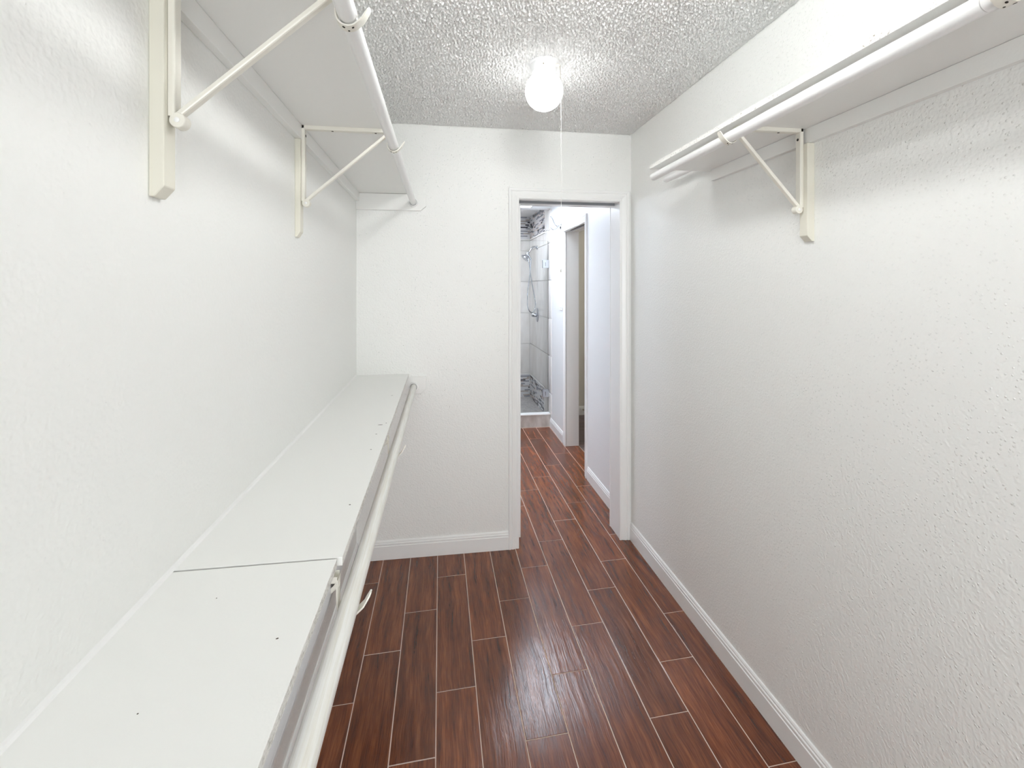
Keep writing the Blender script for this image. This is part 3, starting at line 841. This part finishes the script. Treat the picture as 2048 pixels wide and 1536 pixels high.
# shower fittings
sh = empty('hand_shower', (1.05, 5.776, 1.20), 'chrome hand shower on a wall arm with a looped hose', 'shower head')
bm = bmesh.new(); tube(bm, [(XB2, 5.776, 2.0), (1.16, 5.776, 2.012), (1.128, 5.776, 2.005), (1.10, 5.776, 1.97), (1.078, 5.776, 1.935)], .0105, 14); sharp(link('arm', bm, 'chrome', sh), 50)
lathe_obj('arm_flange', [(0, 0), (.027, 0), (.024, -.008), (.012, -.012), (0, -.012)], (XB2, 5.776, 2.0), 'chrome', sh, 'X', 24)
bm = bmesh.new(); tube(bm, [(1.085, 5.776, 1.948), (1.062, 5.772, 1.918), (1.052, 5.77, 1.906)], .02, 16, True, [.014, .022, .018]); sharp(link('holder', bm, 'chrome', sh), 50)
bm = bmesh.new(); tube(bm, [(1.066, 5.765, 1.905), (1.046, 5.76, 1.888), (1.030, 5.758, 1.872), (1.022, 5.757, 1.864)], .03, 22, True, [.016, .03, .052, .050]); sharp(link('spray_head', bm, 'chrome', sh), 40)
bm = bmesh.new(); tube(bm, [(1.058, 5.762, 1.918), (1.082, 5.755, 1.890), (1.104, 5.75, 1.852)], .012, 14); sharp(link('handle', bm, 'chrome', sh), 50)
hp = [(1.055, 5.765, 1.895), (1.075, 5.75, 1.83), (1.092, 5.74, 1.70), (1.108, 5.73, 1.58), (1.130, 5.72, 1.46), (1.146, 5.71, 1.36), (1.150, 5.70, 1.30), (1.142, 5.70, 1.245), (1.120, 5.70, 1.212), (1.095, 5.70, 1.208), (1.068, 5.70, 1.235), (1.052, 5.70, 1.29), (1.050, 5.70, 1.37), (1.058, 5.71, 1.48), (1.075, 5.72, 1.60), (1.092, 5.735, 1.72), (1.100, 5.745, 1.80), (1.104, 5.75, 1.852)]
# smooth the hose
def catmull(P_, n=6):
    P_ = [Vector(p) for p in P_]; out = []
    for i in range(len(P_) - 1):
        a, b, c, d = P_[max(i - 1, 0)], P_[i], P_[i + 1], P_[min(i + 2, len(P_) - 1)]
        for k in range(n):
            t = k / n; out.append(.5 * ((2 * b) + (c - a) * t + (2 * a - 5 * b + 4 * c - d) * t * t + (3 * b - a - 3 * c + d) * t ** 3))
    out.append(P_[-1]); return out
bm = bmesh.new(); tube(bm, catmull(hp), .0068, 10); sharp(link('hose', bm, 'chrome', sh), 60)

vv = empty('shower_valve', (XB2, 5.776, 1.09), 'round chrome shower valve with a lever on the tiled wall', 'valve')
lathe_obj('escutcheon', [(0, 0), (.088, 0), (.088, -.004), (.078, -.011), (.030, -.015), (0, -.015)], (XB2, 5.776, 1.171), 'chrome', vv, 'X', 36)
lathe_obj('hub', [(0, 0), (.026, 0), (.024, -.05), (.018, -.058), (0, -.058)], (XB2 - .014, 5.776, 1.171), 'chrome', vv, 'X', 24)
bm = bmesh.new(); tube(bm, [(XB2 - .06, 5.776, 1.171), (XB2 - .075, 5.74, 1.165), (XB2 - .083, 5.70, 1.160)], .009, 12, True, [.012, .009, .007]); sharp(link('lever', bm, 'chrome', vv), 50)

# robe hook
rh = empty('robe_hook', (XB2, 4.607, 2.07), 'chrome double robe hook high on the bathroom wall', 'hook')
lathe_obj('back_plate', [(0, 0), (.030, 0), (.029, -.006), (.014, -.012), (.012, -.03), (0, -.03)], (XB2, 4.607, 2.115), 'chrome', rh, 'X', 24)
bm = bmesh.new(); tube(bm, catmull([(XB2 - .022, 4.607, 2.115), (XB2 - .05, 4.607, 2.125), (XB2 - .072, 4.607, 2.16), (XB2 - .088, 4.607, 2.195), (XB2 - .106, 4.607, 2.215)]), .0062, 10); sharp(link('upper_prong', bm, 'chrome', rh), 60)
bm = bmesh.new(); tube(bm, catmull([(XB2 - .022, 4.607, 2.113), (XB2 - .045, 4.607, 2.095), (XB2 - .068, 4.607, 2.083), (XB2 - .09, 4.607, 2.088), (XB2 - .105, 4.607, 2.108)]), .0058, 10); sharp(link('lower_prong', bm, 'chrome', rh), 60)
# light switches
swp = empty('light_switch', (XB2, 4.60, 1.29), 'white double light switch plate on the bathroom wall beside the bedroom doorway', 'switch')
box('plate', XB2 - .006, XB2, 4.535, 4.655, 1.285, 1.405, 'plastic', swp, .002)
for ya in (4.552, 4.604):
    box('rocker', XB2 - .010, XB2 - .005, ya, ya + .034, 1.312, 1.378, 'plastic', swp, .002)
# spring door stop
ds = empty('door_stop', (1.70, 5.462, .06), 'small spring door stop on the bedroom baseboard', 'door stop')
lathe_obj('base', [(0, 0), (.012, 0), (.010, -.008), (0, -.008)], (1.672, 5.467, .068), 'trim', ds, 'Y', 16)
bm = bmesh.new()
tube(bm, [(1.672 + .006 * math.cos(k * .9), 5.46 - k * .0014, .068 + .006 * math.sin(k * .9)) for k in range(50)], .0013, 6); link('spring', bm, 'brass', ds)
lathe_obj('tip', [(0, 0), (.008, 0), (.008, -.012), (0, -.014)], (1.672, 5.388, .068), 'plastic', ds, 'Y', 14)

# unseen bedroom lamp, added to brighten the room beyond the doorway
bd = empty('bedroom_fill_lamp', (2.4, 4.2, 2.33), 'unseen round flush lamp added on the bedroom ceiling as fill light', 'lamp')
lathe_obj('base', [(0, 0), (.16, 0), (.16, -.02), (0, -.02)], (2.4, 4.2, ZC - .001), 'canopy', bd, 'Z', 32)
lathe_obj('diffuser', [(.15, 0), (.145, -.03), (.11, -.06), (.05, -.075), (0, -.078)], (2.4, 4.2, ZC - .021), 'bed_fill', bd, 'Z', 32, 60)
